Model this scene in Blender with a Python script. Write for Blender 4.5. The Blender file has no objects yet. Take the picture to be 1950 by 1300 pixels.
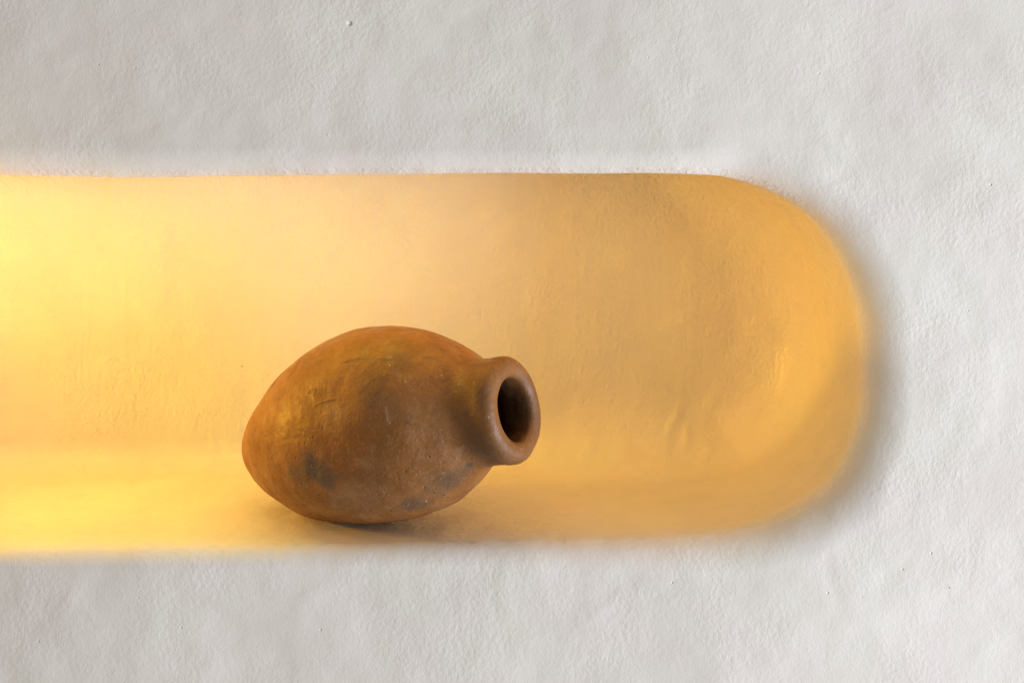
import bpy, bmesh, math, random
import numpy as np
from mathutils import Vector, Matrix, noise
from mathutils.bvhtree import BVHTree

R = math.radians
sc = bpy.context.scene
C = sc.collection

# ------------------------------------------------------------------ frame of reference
D = 1.6            # camera to wall face
PX = 0.0006        # metres per photo pixel on the wall face
CAMZ = 0.474       # eye height above the niche floor
def wx(px): return (px - 975) * PX
def wz(py): return (250 - py) * PX + CAMZ

def tag(o, label=None, cat=None):
    if label: o['label'] = label
    if cat: o['category'] = cat

# ------------------------------------------------------------------ node helper
class NT:
    def __init__(self, name):
        self.m = bpy.data.materials.new(name); self.m.use_nodes = True
        self.t = self.m.node_tree
        self.bsdf = next(n for n in self.t.nodes if n.type == 'BSDF_PRINCIPLED')
        self.co = self.t.nodes.new('ShaderNodeTexCoord').outputs['Object']
    def lk(self, a, b):
        if isinstance(a, (int, float)): b.default_value = a
        elif isinstance(a, tuple): b.default_value = a if len(a) == len(b.default_value) else a + (1,)
        else: self.t.links.new(a, b)
    def mapping(self, v, scale=(1, 1, 1), rot=(0, 0, 0), loc=(0, 0, 0)):
        n = self.t.nodes.new('ShaderNodeMapping')
        self.lk(v, n.inputs['Vector'])
        n.inputs['Scale'].default_value = scale; n.inputs['Rotation'].default_value = rot
        n.inputs['Location'].default_value = loc
        return n.outputs[0]
    def noise(self, scale, detail=3, rough=0.5, v=None, dist=0.0, color=False):
        n = self.t.nodes.new('ShaderNodeTexNoise')
        self.lk(v if v is not None else self.co, n.inputs['Vector'])
        n.inputs['Scale'].default_value = scale; n.inputs['Detail'].default_value = detail
        n.inputs['Roughness'].default_value = rough; n.inputs['Distortion'].default_value = dist
        return n.outputs['Color' if color else 'Fac']
    def voronoi(self, scale, v=None, feature='F1'):
        n = self.t.nodes.new('ShaderNodeTexVoronoi'); n.feature = feature
        self.lk(v if v is not None else self.co, n.inputs['Vector'])
        n.inputs['Scale'].default_value = scale
        return n.outputs['Distance'], n.outputs['Color']
    def math(self, op, a, b=0.0, c=0.0, clamp=False):
        n = self.t.nodes.new('ShaderNodeMath'); n.operation = op; n.use_clamp = clamp
        for i, q in enumerate((a, b, c)): self.lk(q, n.inputs[i])
        return n.outputs[0]
    def ramp(self, f, a, b, lo=0.0, hi=1.0):
        n = self.t.nodes.new('ShaderNodeMapRange'); n.interpolation_type = 'SMOOTHSTEP'
        self.lk(f, n.inputs[0])
        for i, q in enumerate((a, b, lo, hi)): n.inputs[i + 1].default_value = q
        return n.outputs[0]
    def mix(self, f, a, b, mode='MIX'):
        n = self.t.nodes.new('ShaderNodeMix'); n.data_type = 'RGBA'; n.blend_type = mode
        self.lk(f, n.inputs[0])
        self.lk(a, n.inputs[6]); self.lk(b, n.inputs[7])
        return n.outputs[2]
    def sep(self, v):
        n = self.t.nodes.new('ShaderNodeSeparateXYZ'); self.lk(v, n.inputs[0]); return n.outputs
    def dist(self, v, p):
        n = self.t.nodes.new('ShaderNodeVectorMath'); n.operation = 'DISTANCE'
        self.lk(v, n.inputs[0]); n.inputs[1].default_value = p
        return n.outputs['Value']
    def warp(self, scale, amp, detail=2):
        """object coordinates pushed about by noise"""
        c = self.noise(scale, detail, color=True)
        s = self.t.nodes.new('ShaderNodeVectorMath'); s.operation = 'SUBTRACT'
        self.lk(c, s.inputs[0]); s.inputs[1].default_value = (.5, .5, .5)
        k = self.t.nodes.new('ShaderNodeVectorMath'); k.operation = 'SCALE'
        self.lk(s.outputs[0], k.inputs[0]); k.inputs['Scale'].default_value = amp
        a = self.t.nodes.new('ShaderNodeVectorMath'); a.operation = 'ADD'
        self.lk(self.co, a.inputs[0]); self.lk(k.outputs[0], a.inputs[1])
        return a.outputs[0]
    def bump(self, h):
        n = self.t.nodes.new('ShaderNodeBump'); n.inputs['Strength'].default_value = 1.0
        n.inputs['Distance'].default_value = 1.0
        self.lk(h, n.inputs['Height']); self.lk(n.outputs[0], self.bsdf.inputs['Normal'])
    def add(self, *t):
        r = t[0]
        for q in t[1:]: r = self.math('ADD', r, q)
        return r

# ------------------------------------------------------------------ plaster (wall face and niche)
PITS = [(wx(665), wz(45), .0042, .0016), (wx(1005), wz(650), .003, .0005), (wx(1448), wz(968), .004, .0009),
        (wx(258), wz(130), .003, .0006), (wx(1560), wz(140), .003, .0006)]
def plaster(name, niche):
    n = NT(name); b = n.bsdf
    sx = n.sep(n.co)
    mott = n.noise(5.0, 5, .6, dist=.4)
    mott2 = n.noise(17.0, 4, .6, v=n.mapping(n.co, (1, 1, .55), (0, R(-18), 0)))
    clean = (.82, .795, .765)
    worn = (.775, .745, .715)
    col = n.mix(n.ramp(mott, .36, .66), clean, worn)
    col = n.mix(n.math('MULTIPLY', n.ramp(mott2, .50, .74), .35), col, (.72, .685, .66))
    if niche:                                 # warmer light inside the recess, tinted into the plaster colour
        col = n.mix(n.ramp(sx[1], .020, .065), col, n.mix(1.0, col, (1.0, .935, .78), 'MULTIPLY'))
    drift = n.noise(9, 3, .6, v=n.mapping(n.co, (1, 1, 1), (0, 0, 0), (2.1, .3, .8)))
    col = n.mix(n.ramp(drift, .36, .64), n.mix(1.0, col, (1.0, .985, .985), 'MULTIPLY'), n.mix(1.0, col, (.985, 1.0, .975), 'MULTIPLY'))
    # tiny dark specks
    vd, vc = n.voronoi(16.0, v=n.mapping(n.co, (1, 1, 1), (0, 0, 0), (.37, .11, .7)))
    pick = n.ramp(n.sep(vc)[0], .80, .82)
    speck = n.math('MULTIPLY', n.ramp(vd, .012, .028, 1, 0), pick)
    col = n.mix(n.math('MULTIPLY', speck, .55), col, (.16, .10, .07))
    n.lk(col, b.inputs['Base Color'])
    # relief: limewash grain, brush drag, trowel marks, pits
    g1 = n.noise(205, 2, .5, v=n.mapping(n.co, (1, 1, .82), (0, R(24), 0)))
    g2 = n.noise(420, 2, .5)
    g3 = n.noise(75, 3, .55, v=n.mapping(n.co, (1, 1, .7), (0, R(-12), 0)), dist=.3)
    tr = n.noise(26, 4, .55, dist=.8)
    a1, a2, a3, a4 = (.00115, .00034, .0009, .0012) if niche else (.00041, .00020, .00026, .0003)
    amp = n.ramp(n.noise(7, 4, .6), .34, .68, .25, 1.45)
    h = n.add(n.math('MULTIPLY', n.math('MULTIPLY', g1, a1), amp), n.math('MULTIPLY', g2, a2),
              n.math('MULTIPLY', n.math('MULTIPLY', g3, a3), amp), n.math('MULTIPLY', tr, a4))
    if niche:
        h = n.math('MULTIPLY', h, n.ramp(sx[2], .015, .09, .35, 1.0))          # the sill is worn smooth
        st = n.noise(30, 3, .6, v=n.mapping(n.co, (1.0, 1.0, .18), (0, R(-30), 0)), dist=.5)
        h = n.add(h, n.math('MULTIPLY', st, .0020))
    # scattered pits and grains
    pd, pc = n.voronoi(34.0)
    pk = n.ramp(n.sep(pc)[1], .86, .88)
    h = n.add(h, n.math('MULTIPLY', n.math('MULTIPLY', n.ramp(pd, .02, .06, 1, 0), pk), -.0005 if niche else -.0007))
    pk2 = n.ramp(n.sep(pc)[2], .90, .92)
    h = n.add(h, n.math('MULTIPLY', n.math('MULTIPLY', n.ramp(pd, .02, .08, 1, 0), pk2), .0003))
    h = n.math('MULTIPLY', h, n.ramp(sx[1], .004, .02, 1.0, .45)) if not niche else h
    if not niche:
        for (x, z, r, dp) in PITS:
            d = n.dist(n.co, (x, 0, z))
            h = n.add(h, n.math('MULTIPLY', n.ramp(d, r * .35, r, 1, 0), -dp))
    n.bump(h)
    if niche:
        sm = n.noise(14, 4, .65, v=n.mapping(n.co, (1.2, 1, .35), (0, R(-32), 0)), dist=.8)
        n.lk(n.ramp(sm, .42, .62, .60, .30), b.inputs['Roughness'])
        b.inputs['Specular IOR Level'].default_value = .42
    else:
        b.inputs['Roughness'].default_value = .85
        b.inputs['Specular IOR Level'].default_value = .2
    return n.m

# ------------------------------------------------------------------ wall + niche surface
def catmull(pts, step):
    P = [Vector(p) for p in pts]; out = []
    for i in range(len(P) - 1):
        p0 = P[i - 1] if i else P[0] * 2 - P[1]
        p3 = P[i + 2] if i + 2 < len(P) else P[-1] * 2 - P[-2]
        p1, p2 = P[i], P[i + 1]
        n = max(2, int((p2 - p1).length / step))
        for k in range(n):
            t = k / n
            out.append(.5 * ((2 * p1) + (p2 - p0) * t + (2 * p0 - 5 * p1 + 4 * p2 - p3) * t * t + (3 * p1 - p0 - 3 * p2 + p3) * t ** 3))
    out.append(P[-1]); return out

# opening as seen in the photo (px, py, lip rounding radius in m), left part runs on beyond the frame
XR, XL, MID = 1290, -1560, 688
right_half = [(-300, 334, .036), (0, 335, .036), (200, 337, .036), (420, 335, .034), (640, 332, .032), (900, 330, .029), (1200, 329, .029),
              (1330, 331, .032), (1400, 342, .036), (1480, 372, .031), (1550, 422, .031), (1602, 500, .031), (1631, 580, .032), (1643, 670, .032),
              (1641, 770, .032), (1610, 872, .033), (1558, 935, .035), (1480, 980, .036), (1400, 1004, .034),
              (1290, 1018, .032), (1100, 1025, .027), (900, 1030, .023), (700, 1034, .021), (450, 1037, .020), (200, 1039, .020), (0, 1040, .020), (-300, 1041, .020)]
left_end = [(-1560, 1050, .016), (-1700, 1030, .03), (-1830, 960, .05), (-1900, 860, .06), (-1925, 690, .06), (-1900, 530, .06), (-1830, 420, .05), (-1700, 350, .03), (-1560, 336, .028)]
ring_px = catmull([(-1560, 336, .028)] + right_half + left_end, 6.0)[:-1]
NR = len(ring_px)
DEPTH = .33
ox, oz, orad, mx, mz = [], [], [], [], []
for px, py, r in ring_px:
    k = (D + r * .75) / D                      # the lip sits a little behind the wall face
    x = wx(px) * k; z = (wz(py) - CAMZ) * k + CAMZ
    ox.append(x); oz.append(z); orad.append(r)
    mx.append(min(max(x, wx(XL)), wx(XR))); mz.append(wz(MID))
ox, oz, orad, mx, mz = map(np.array, (ox, oz, orad, mx, mz))
ln = np.hypot(ox - mx, oz - mz); dx = (ox - mx) / ln; dz = (oz - mz) / ln

rows = []                                     # each row: (a = distance inward, y = depth) arrays over the ring
one = np.ones(NR)
outer = list(np.concatenate([np.linspace(1.3, .62, 12)[:-1], np.linspace(.62, .0, 190)]))
for a in outer: rows.append((-(orad * (1 + .60 * np.clip((dx + .15) / .9, 0, 1)) * np.sin(math.pi / 2 - R(30) * np.clip(dz, 0, 1) * (1 - np.clip(dx, 0, 1))) + a * one), 0 * one))
nb = 22
over = np.clip(dz, 0, 1) * (1 - np.clip(dx, 0, 1))
side = np.clip((dx + .15) / .9, 0, 1)
thm = math.pi / 2 - R(30) * over              # the upper lip ends in a crisp arris
wide = 1.0 + .60 * side                       # the rounded end eases in slowly
for k in range(1, nb + 1):
    th = thm * k / nb
    rows.append((-orad * wide * (np.sin(thm) - np.sin(th)), orad * (1 - np.cos(th))))
lipy = orad * (1 - np.cos(thm))
LIPROW = len(rows) - 1
# cove between side wall and back wall: bigger at the rounded end
endw = np.clip((dx + .1) / .9, 0, 1); endw = endw * endw * (3 - 2 * endw)
under = np.clip(-dz, 0, 1) * (1 - endw)
over = np.clip(dz, 0, 1) * (1 - endw)
xr = np.clip((mx - wx(750)) / (wx(XR) - wx(750)), 0, 1); xr = xr * xr * (3 - 2 * xr)
cove = .040 + .066 * np.maximum(endw, xr * np.clip(-dz, 0, 1)) - .004 * over
slope = .012 * under                          # the floor rises a touch towards the back
ns = 26
for k in range(1, ns + 1):
    f = k / ns
    rows.append((slope * f + .004 * endw * f, lipy + (DEPTH - cove - lipy) * f))
nc = 30
for k in range(1, nc + 1):
    th = (math.pi / 2) * k / nc
    rows.append((slope + .004 * endw + cove * (1 - np.cos(th * one)), DEPTH - cove + cove * math.sin(th)))
a0 = rows[-1][0]
nk = 60
for k in range(1, nk + 1):
    f = k / nk
    rows.append((a0 + (ln - a0) * f, DEPTH * one))
NROW = len(rows)
V = np.zeros((NROW, NR, 3))
for i, (a, y) in enumerate(rows):
    V[i, :, 0] = ox - dx * a; V[i, :, 1] = y; V[i, :, 2] = oz - dz * a
V = V.reshape(-1, 3)
# merge the innermost row onto the medial line
idx = np.arange(NROW * NR)
last = (NROW - 1) * NR
order = sorted(range(NR), key=lambda j: mx[j]); canon = {}
srt = []
for j in order:
    if srt and abs(mx[srt[-1]] - mx[j]) < 1e-5: idx[last + j] = last + srt[-1]
    else: srt.append(j)
faces = []; rowof = []
for i in range(NROW - 1):
    for j in range(NR):
        j2 = (j + 1) % NR
        f = [idx[i * NR + j], idx[i * NR + j2], idx[(i + 1) * NR + j2], idx[(i + 1) * NR + j]]
        g = []
        for q in f:
            if q not in g: g.append(int(q))
        if len(g) >= 3: faces.append(g); rowof.append(i)

def vnormals(V, faces):
    N = np.zeros_like(V)
    q = np.array([f if len(f) == 4 else f + [f[2]] for f in faces])
    fn = np.cross(V[q[:, 2]] - V[q[:, 0]], V[q[:, 3]] - V[q[:, 1]])
    for k in range(4): np.add.at(N, q[:, k], fn)
    l = np.linalg.norm(N, axis=1, keepdims=True); l[l == 0] = 1
    return N / l
N = vnormals(V, faces)
if N[5, 1] > 0:                               # wall face must look at the camera (-y)
    faces = [f[::-1] for f in faces]; N = -N
raw_bvh = BVHTree.FromPolygons([tuple(v) for v in V], faces)
cam_p = Vector((0, -D, CAMZ))
def on_wall(px, py):
    d = Vector((wx(px), 0, wz(py))) - cam_p
    return tuple(raw_bvh.ray_cast(cam_p, d.normalized())[0])
def ridges(rows): return [(on_wall(a, b), on_wall(c, d), w, h) for a, b, c, d, w, h in rows]
NICHE_RIDGES = ridges([(1265, 830, 1300, 775, .006, .0022), (1302, 850, 1312, 815, .006, .0018), (1345, 790, 1372, 740, .009, .0014), (1395, 700, 1450, 610, .012, .0020),
                       (1330, 880, 1350, 850, .008, .0010), (1225, 640, 1350, 600, .010, .0008), (1110, 880, 1125, 835, .007, .0010), (1150, 400, 1230, 380, .009, .0008),
                       (1290, 470, 1380, 440, .008, .0008), (880, 440, 960, 400, .009, .0007), (430, 385, 445, 384, .003, .0010), (200, 360, 260, 352, .008, .0010),
                       (480, 430, 560, 415, .008, .0008), (700, 360, 760, 350, .008, .0007), (1440, 690, 1500, 560, .012, .0010), (1410, 470, 1440, 420, .009, .0009)])
WALL_RIDGES = ridges([(1578, 1075, 1598, 1160, .007, -.0010), (1690, 1100, 1745, 1045, .009, -.0007), (1545, 962, 1575, 990, .006, -.0008), (210, 262, 300, 240, .008, -.0007),
                      (470, 286, 560, 274, .007, .0008), (330, 245, 385, 185, .009, .0006), (1440, 1120, 1475, 1060, .009, .0006), (1735, 560, 1760, 470, .010, -.0006),
                      (1840, 330, 1880, 260, .009, .0006), (1330, 210, 1420, 185, .010, .0006), (830, 60, 900, 30, .009, -.0005), (610, 240, 660, 225, .008, -.0007),
                      (120, 1170, 150, 1110, .009, .0006), (560, 1150, 640, 1100, .010, .0006), (930, 1130, 960, 1190, .008, -.0005), (1120, 1180, 1190, 1130, .009, .0006),
                      (90, 120, 170, 90, .010, .0006), (1650, 1010, 1720, 930, .010, .0007), (1500, 250, 1590, 300, .009, -.0006), (1800, 900, 1850, 820, .010, .0006)])
def ridge_height(rows, P, wob):
    """soft trowel and brush ridges: a bell across the stroke, fading at both ends"""
    out = np.zeros(len(P))
    for a, b, wd, hh in rows:
        a = np.array(a); b = np.array(b); L = np.linalg.norm(b - a); u = (b - a) / L
        r = P + wob - a; t = r @ u
        d = np.linalg.norm(r - np.outer(t, u), axis=1)
        f = t / L
        out += hh * np.exp(-(d / wd) ** 2) * np.exp(-np.abs((f - .5) / .55) ** 3)
    return out
wob = np.array([tuple(noise.noise_vector(Vector(v) * 24)) for v in V]) * .006
ridge = np.where(np.arange(len(V)) // NR > LIPROW, ridge_height(NICHE_RIDGES, V, wob), .55 * ridge_height(WALL_RIDGES, V, wob))
# hand-made unevenness
disp = np.zeros(len(V))
for q in range(len(V)):
    x, y, z = V[q]
    p = Vector((x, y, z))
    inside = 1.0 if q // NR > LIPROW else 0.0
    a = .0036 * noise.noise(p * 3.6 + Vector((3, 1, 7))) + .0010 * noise.noise(p * 11 + Vector((9, 2, 0)))
    a += .00055 * noise.noise(p * 27) + .00016 * noise.noise(p * 60 + Vector((5, 5, 5)))
    disp[q] = a * (.75 if inside else 1.0)
V += N * (disp + ridge)[:, None]
N = vnormals(V, faces)

def split_mesh(name, sel, mat):
    """one mesh from some of the faces, keeping the normals of the whole surface"""
    used = sorted({q for f in sel for q in f}); mp = {q: i for i, q in enumerate(used)}
    me = bpy.data.meshes.new(name)
    me.from_pydata([tuple(V[q]) for q in used], [], [[mp[q] for q in f] for f in sel])
    me.polygons.foreach_set('use_smooth', [True] * len(me.polygons))
    me.normals_split_custom_set_from_vertices([tuple(N[q]) for q in used])
    me.materials.append(mat); me.update()
    o = bpy.data.objects.new(name, me); C.objects.link(o); return o
SPLIT = LIPROW - 7
floor_bvh = BVHTree.FromPolygons([tuple(v) for v in V], faces)
wall = split_mesh('plaster_wall', [f for f, r in zip(faces, rowof) if r < SPLIT], plaster('limewashed_plaster', False))
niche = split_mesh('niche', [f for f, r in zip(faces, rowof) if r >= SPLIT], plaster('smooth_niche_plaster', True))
niche.parent = wall
tag(wall, 'white hand-plastered wall with a long rounded niche glowing amber', 'wall')
niche['label'] = 'smooth amber-lit recess with a rounded right end'

# ------------------------------------------------------------------ clay jar
JS = .000633                                  # metres per photo pixel at the jar's depth
prof = [(-318, 0), (-317, 20), (-314, 40), (-305, 59), (-285, 80), (-250, 105), (-203, 134), (-146, 160), (-82, 177), (-15, 182), (50, 177),
        (105, 164), (148, 146), (180, 127), (199, 111), (211, 102), (223, 97.5), (238, 96), (252, 96.5), (264, 97), (275, 95.5), (283, 91), (288, 84.5), (290, 77), (289, 67), (285, 60), (279, 56.5),
        (268, 54.5), (250, 53.5), (228, 57), (200, 80), (150, 122), (80, 155), (0, 169), (-100, 155), (-200, 118), (-275, 60), (-296, 0)]
pc = catmull([(s * (1.03 if s < 0 else 1.012), r * (1.004 - .019 * min(1, max(0, (s - 80) / 120))), 0) for s, r in prof], 4.0)
NJ = 220
jv, jrow = [], []
for (s, r, _) in pc:
    for k in range(NJ):
        th = 2 * math.pi * k / NJ
        jv.append((s, max(r, 0) * math.cos(th), max(r, 0) * math.sin(th)))
jv = np.array(jv) * JS
jf, jr = [], []
for i in range(len(pc) - 1):
    for k in range(NJ):
        k2 = (k + 1) % NJ
        jf.append([i * NJ + k, i * NJ + k2, (i + 1) * NJ + k2, (i + 1) * NJ + k]); jr.append(i)
s_inner = max(range(len(pc)), key=lambda i: pc[i][0])
jv[:, 2] -= 12 * JS * np.clip(jv[:, 0] / (290 * JS), 0, 1.2) ** 2     # the neck sags a little off the axis
jv[:, 2] -= 14 * JS * np.clip(-jv[:, 0] / (300 * JS), 0, 1.2) ** 2     # and the base end droops as well
# hand-built wobble: radial, fades on the inside
for q in range(len(jv)):
    x, y, z = jv[q]; p = Vector((x, y, z))
    r = math.hypot(y, z)
    if r < 1e-6: continue
    w = .0042 * noise.noise(p * 9 + Vector((2, 4, 1))) + .0022 * noise.noise(p * 21 + Vector((7, 0, 3))) + .0006 * noise.noise(p * 60)
    xs = x / JS
    if xs > 215: w *= 1.1
    w *= min(1, r / .03)
    jv[q, 1] += y / r * w; jv[q, 2] += z / r * w
    jv[q, 0] += .0030 * noise.noise(p * 14 + Vector((1, 8, 8))) * min(1, r / .03)
V, N = jv, None
N = vnormals(V, jf)
if N[NJ * 60].dot(np.array([0, jv[NJ * 60][1], jv[NJ * 60][2]])) < 0:
    jf = [f[::-1] for f in jf]; N = -N

def terracotta():
    n = NT('burnished_terracotta'); b = n.bsdf
    w = n.warp(28, .030, 4)
    base = n.mix(n.ramp(n.noise(13, 5, .6, dist=.5), .34, .66), (.198, .075, .0128), (.280, .115, .028))
    base = n.mix(n.math('MULTIPLY', n.ramp(n.noise(34, 6, .7, dist=.6), .50, .72), .55), base, (.33, .19, .088))
    base = n.mix(n.math('MULTIPLY', n.ramp(n.noise(24, 4, .6, v=n.mapping(n.co, (1, 1, 1), (0, 0, 0), (.4, .9, .2))), .52, .70), .55), base, (.135, .055, .022))
    # smoke clouds from the firing, at the spots the jar shows
    for (p, r, k) in SMOKE:
        d = n.dist(w, p)
        base = n.mix(n.math('MULTIPLY', n.ramp(d, r * .25, r, 1, 0), k), base, (.060, .050, .038))
    # fine dust and grit
    base = n.mix(n.math('MULTIPLY', n.ramp(n.noise(320, 3, .7), .54, .70), .30), base, (.42, .27, .18))
    base = n.mix(n.math('MULTIPLY', n.ramp(n.noise(150, 3, .7), .58, .72), .35), base, (.10, .045, .02))
    vd, vc = n.voronoi(60)
    white = n.math('MULTIPLY', n.ramp(vd, .025, .055, 1, 0), n.ramp(n.sep(vc)[0], .93, .94))
    base = n.mix(n.math('MULTIPLY', white, .6), base, (.72, .66, .56))
    for p in GRIT:
        base = n.mix(n.math('MULTIPLY', n.ramp(n.dist(n.co, p), .0004, .0012, 1, 0), .7), base, (.72, .66, .56))
    scr = 0.0
    for a, b2, e, c, _ in MARKS:
        w2 = n.warp(160, .0022)
        ex = n.add(n.dist(w2, a), n.dist(w2, b2), -(Vector(a) - Vector(b2)).length)
        m = n.ramp(ex, e * .4, e * 1.6, 1, 0)
        base = n.mix(n.math('MULTIPLY', m, .45), base, c)
        scr = n.math('ADD', scr, m)
    vd2, vc2 = n.voronoi(85, v=n.mapping(n.co, (1, 1, 1), (0, 0, 0), (.3, .3, .3)))
    pit = n.math('MULTIPLY', n.ramp(vd2, .06, .16, 1, 0), n.ramp(n.sep(vc2)[1], .80, .83))
    base = n.mix(n.math('MULTIPLY', pit, .6), base, (.07, .032, .015))
    # dimmer light on the mouth painted in; bore colour darkened to near black
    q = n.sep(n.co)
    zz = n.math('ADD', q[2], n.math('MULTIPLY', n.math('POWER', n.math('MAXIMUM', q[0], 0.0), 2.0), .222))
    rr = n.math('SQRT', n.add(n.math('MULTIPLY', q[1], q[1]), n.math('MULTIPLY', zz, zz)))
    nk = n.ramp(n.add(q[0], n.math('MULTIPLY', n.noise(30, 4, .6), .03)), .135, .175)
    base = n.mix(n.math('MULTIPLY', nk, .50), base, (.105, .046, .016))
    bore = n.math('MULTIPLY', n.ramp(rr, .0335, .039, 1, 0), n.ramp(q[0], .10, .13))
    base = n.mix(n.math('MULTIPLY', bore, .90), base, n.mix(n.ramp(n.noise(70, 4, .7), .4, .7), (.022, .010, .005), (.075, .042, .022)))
    n.lk(base, b.inputs['Base Color'])
    h = n.add(n.math('MULTIPLY', n.noise(110, 5, .65), .0012), n.math('MULTIPLY', n.noise(38, 3, .5), .0015),
              n.math('MULTIPLY', n.noise(330, 2, .5), .00022),
              n.math('MULTIPLY', n.noise(60, 3, .6, v=n.mapping(n.co, (.16, 1, 1), (0, R(8), R(20)))), .0007),
              n.math('MULTIPLY', pit, -.0007), n.math('MULTIPLY', scr, -.0006))
    n.bump(h)
    n.lk(n.ramp(n.noise(40, 4, .6), .35, .7, .40, .66), b.inputs['Roughness'])
    b.inputs['Specular IOR Level'].default_value = .38
    return n.m

YAW, ELEV = R(-30), R(13)
rot = (Matrix.Rotation(YAW, 4, 'Z') @ Matrix.Rotation(-ELEV, 4, 'Y'))
JX = (739 - 975) * PX * 1.07; JY = .080
# rest the jar on the niche floor
M3 = np.array(rot.to_3x3()); W = jv @ M3.T
gap = 1e9
for q in np.argsort(W[:, 2])[:4000]:
    h = floor_bvh.ray_cast(Vector((W[q, 0] + JX, W[q, 1] + JY, .2)), Vector((0, 0, -1)))
    if h[0] is not None: gap = min(gap, W[q, 2] - h[0].z)
JZ = -gap - .0006
mw = Matrix.Translation((JX, JY, JZ)) @ rot
inv = mw.inverted()
cam_p = Vector((0, -D, CAMZ))
jbvh = BVHTree.FromPolygons([tuple(v) for v in jv], jf)
def on_jar(px, py):
    """the jar's own coordinates of a mark on its flank"""
    d = Vector((wx(px), 0, wz(py))) - cam_p
    h = jbvh.ray_cast(inv @ cam_p, (inv.to_3x3() @ d).normalized())
    return tuple(h[0]) if h[0] is not None else (0, 0, 0)
MARKS = [(on_jar(658, 690), on_jar(690, 684), .0006, (.10, .075, .06), .0), (on_jar(587, 748), on_jar(604, 741), .0005, (.06, .025, .01), .0),
         (on_jar(598, 756), on_jar(604, 742), .0005, (.06, .025, .01), .0), (on_jar(736, 772), on_jar(742, 808), .0004, (.34, .20, .12), .0),
         (on_jar(510, 845), on_jar(513, 858), .0004, (.05, .02, .01), .0), (on_jar(484, 812), on_jar(486, 822), .0003, (.05, .02, .01), .0),
         (on_jar(625, 670), on_jar(634, 666), .0003, (.07, .03, .01), .0), (on_jar(690, 862), on_jar(693, 868), .0008, (.08, .04, .02), .0),
         (on_jar(548, 720), on_jar(566, 700), .0003, (.08, .03, .01), .0), (on_jar(600, 775), on_jar(640, 762), .0004, (.09, .04, .015), .0)]
GRIT = [on_jar(841, 714), on_jar(742, 695), on_jar(812, 954), on_jar(931, 794), on_jar(772, 726), on_jar(924, 868), on_jar(993, 855), on_jar(902, 728)]
SMOKE = [(on_jar(592, 890), .026, .72), (on_jar(618, 905), .022, .66), (on_jar(566, 908), .022, .60), (on_jar(600, 905), .018, .45), (on_jar(700, 742), .030, .28), (on_jar(730, 770), .034, .24),
         (on_jar(890, 890), .007, .85), (on_jar(868, 912), .026, .5), (on_jar(790, 962), .026, .55), (on_jar(915, 850), .028, .25),
         (on_jar(760, 690), .022, .25), (on_jar(905, 745), .02, .3), (on_jar(832, 925), .03, .3)]
clay = terracotta()
jar = bpy.data.objects.new('clay_jar', None); C.objects.link(jar)
jar.empty_display_size = .05
jar.matrix_world = Matrix.Translation((JX, JY, 0))
loc = Matrix.Translation((0, 0, JZ)) @ rot
i_neck = next(i for i in range(len(pc)) if pc[i][0] > 218)
i_rim = next(i for i in range(len(pc)) if pc[i][0] > 256)
i_rim2 = next(i for i in range(s_inner, len(pc)) if pc[i][0] < 268)
i_neck2 = next(i for i in range(s_inner, len(pc)) if pc[i][0] < 226)
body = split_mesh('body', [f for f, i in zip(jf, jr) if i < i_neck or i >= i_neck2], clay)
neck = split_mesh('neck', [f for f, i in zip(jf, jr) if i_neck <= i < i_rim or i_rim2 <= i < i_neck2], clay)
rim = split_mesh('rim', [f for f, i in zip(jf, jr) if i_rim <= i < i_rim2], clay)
body.parent = jar; body.matrix_local = loc
neck.parent = jar; neck.matrix_local = loc
rim.parent = neck
tag(jar, 'brown terracotta jar lying on its side in the lit niche, mouth to the right', 'jar')

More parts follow.
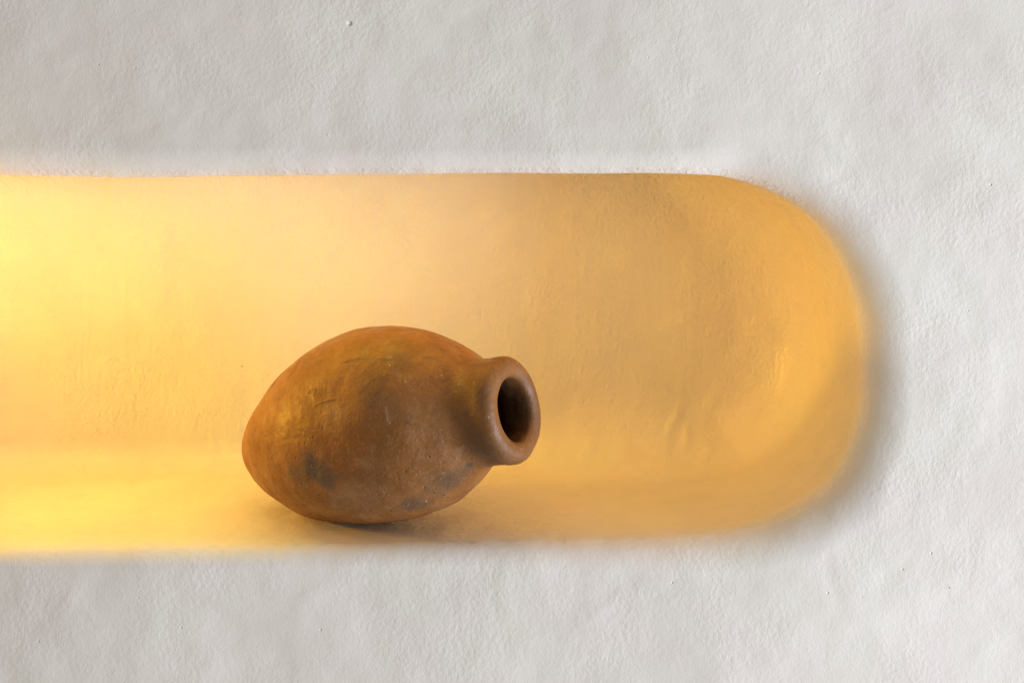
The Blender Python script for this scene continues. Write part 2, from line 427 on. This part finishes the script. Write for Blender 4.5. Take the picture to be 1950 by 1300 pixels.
# ------------------------------------------------------------------ light
def area(name, loc, target, sx, sy, power, col, spread=180):
    l = bpy.data.lights.new(name, 'AREA'); l.shape = 'RECTANGLE'; l.size = sx; l.size_y = sy
    l.energy = power; l.color = col; l.spread = R(spread)
    o = bpy.data.objects.new(name, l); C.objects.link(o); o.location = loc
    o.rotation_euler = (Vector(target) - Vector(loc)).to_track_quat('-Z', 'Y').to_euler()
    return o
def spot(name, loc, target, power, col, angle, blend, rad):
    l = bpy.data.lights.new(name, 'SPOT'); l.energy = power; l.color = col
    l.spot_size = R(angle); l.spot_blend = blend; l.shadow_soft_size = rad
    o = bpy.data.objects.new(name, l); C.objects.link(o); o.location = loc
    o.rotation_euler = (Vector(target) - Vector(loc)).to_track_quat('-Z', 'Y').to_euler()
    return o
area('daylight_lamp', (3.6, -1.25, -.55), (0, 0, .2), 2.5, 2.5, 232, (.905, .93, 1.04))
area('front_fill', (3.0, -3.0, -.8), (0, 0, .2), 2.4, 2.4, 16, (.65, .95, 1.1))  # added fill from the front right, stands for no visible source
spot('niche_spot', (-1.30, .14, .27), (-.28, .11, .20), 37, (1.0, .51, .018), 50, 1.0, .07)
area('niche_strip', (wx(150), .05, .405), (wx(150), .15, 0), .72, .03, 1.05, (1.0, .75, .02))
area('niche_strip_end', (wx(1050), .05, .405), (wx(1050), .15, 0), .42, .03, .52, (1.0, .46, .005))
area('niche_downlight', (wx(-400), .11, .375), (wx(40), .29, .18), .44, .06, 1.0, (1.0, .455, .085))
w = bpy.data.worlds.new('World'); sc.world = w; w.use_nodes = True
bg = w.node_tree.nodes['Background']; bg.inputs[0].default_value = (1.0, .89, .73, 1); bg.inputs[1].default_value = .355

# ------------------------------------------------------------------ camera
cd = bpy.data.cameras.new('camera'); cam = bpy.data.objects.new('camera', cd); C.objects.link(cam)
cam.location = cam_p; cam.rotation_euler = (R(90), 0, 0)
cd.sensor_width = 36; cd.lens = 36 * D / (1950 * PX); cd.shift_y = -400 / 1950
cd.clip_start = .05; cd.clip_end = 50
sc.camera = cam
sc.view_settings.view_transform = 'Standard'; sc.view_settings.look = 'None'
sc.view_settings.exposure = 0; sc.view_settings.gamma = 1
sc.render.engine = 'CYCLES'
sc.cycles.use_denoising = True
sc.cycles.max_bounces = 16; sc.cycles.diffuse_bounces = 12
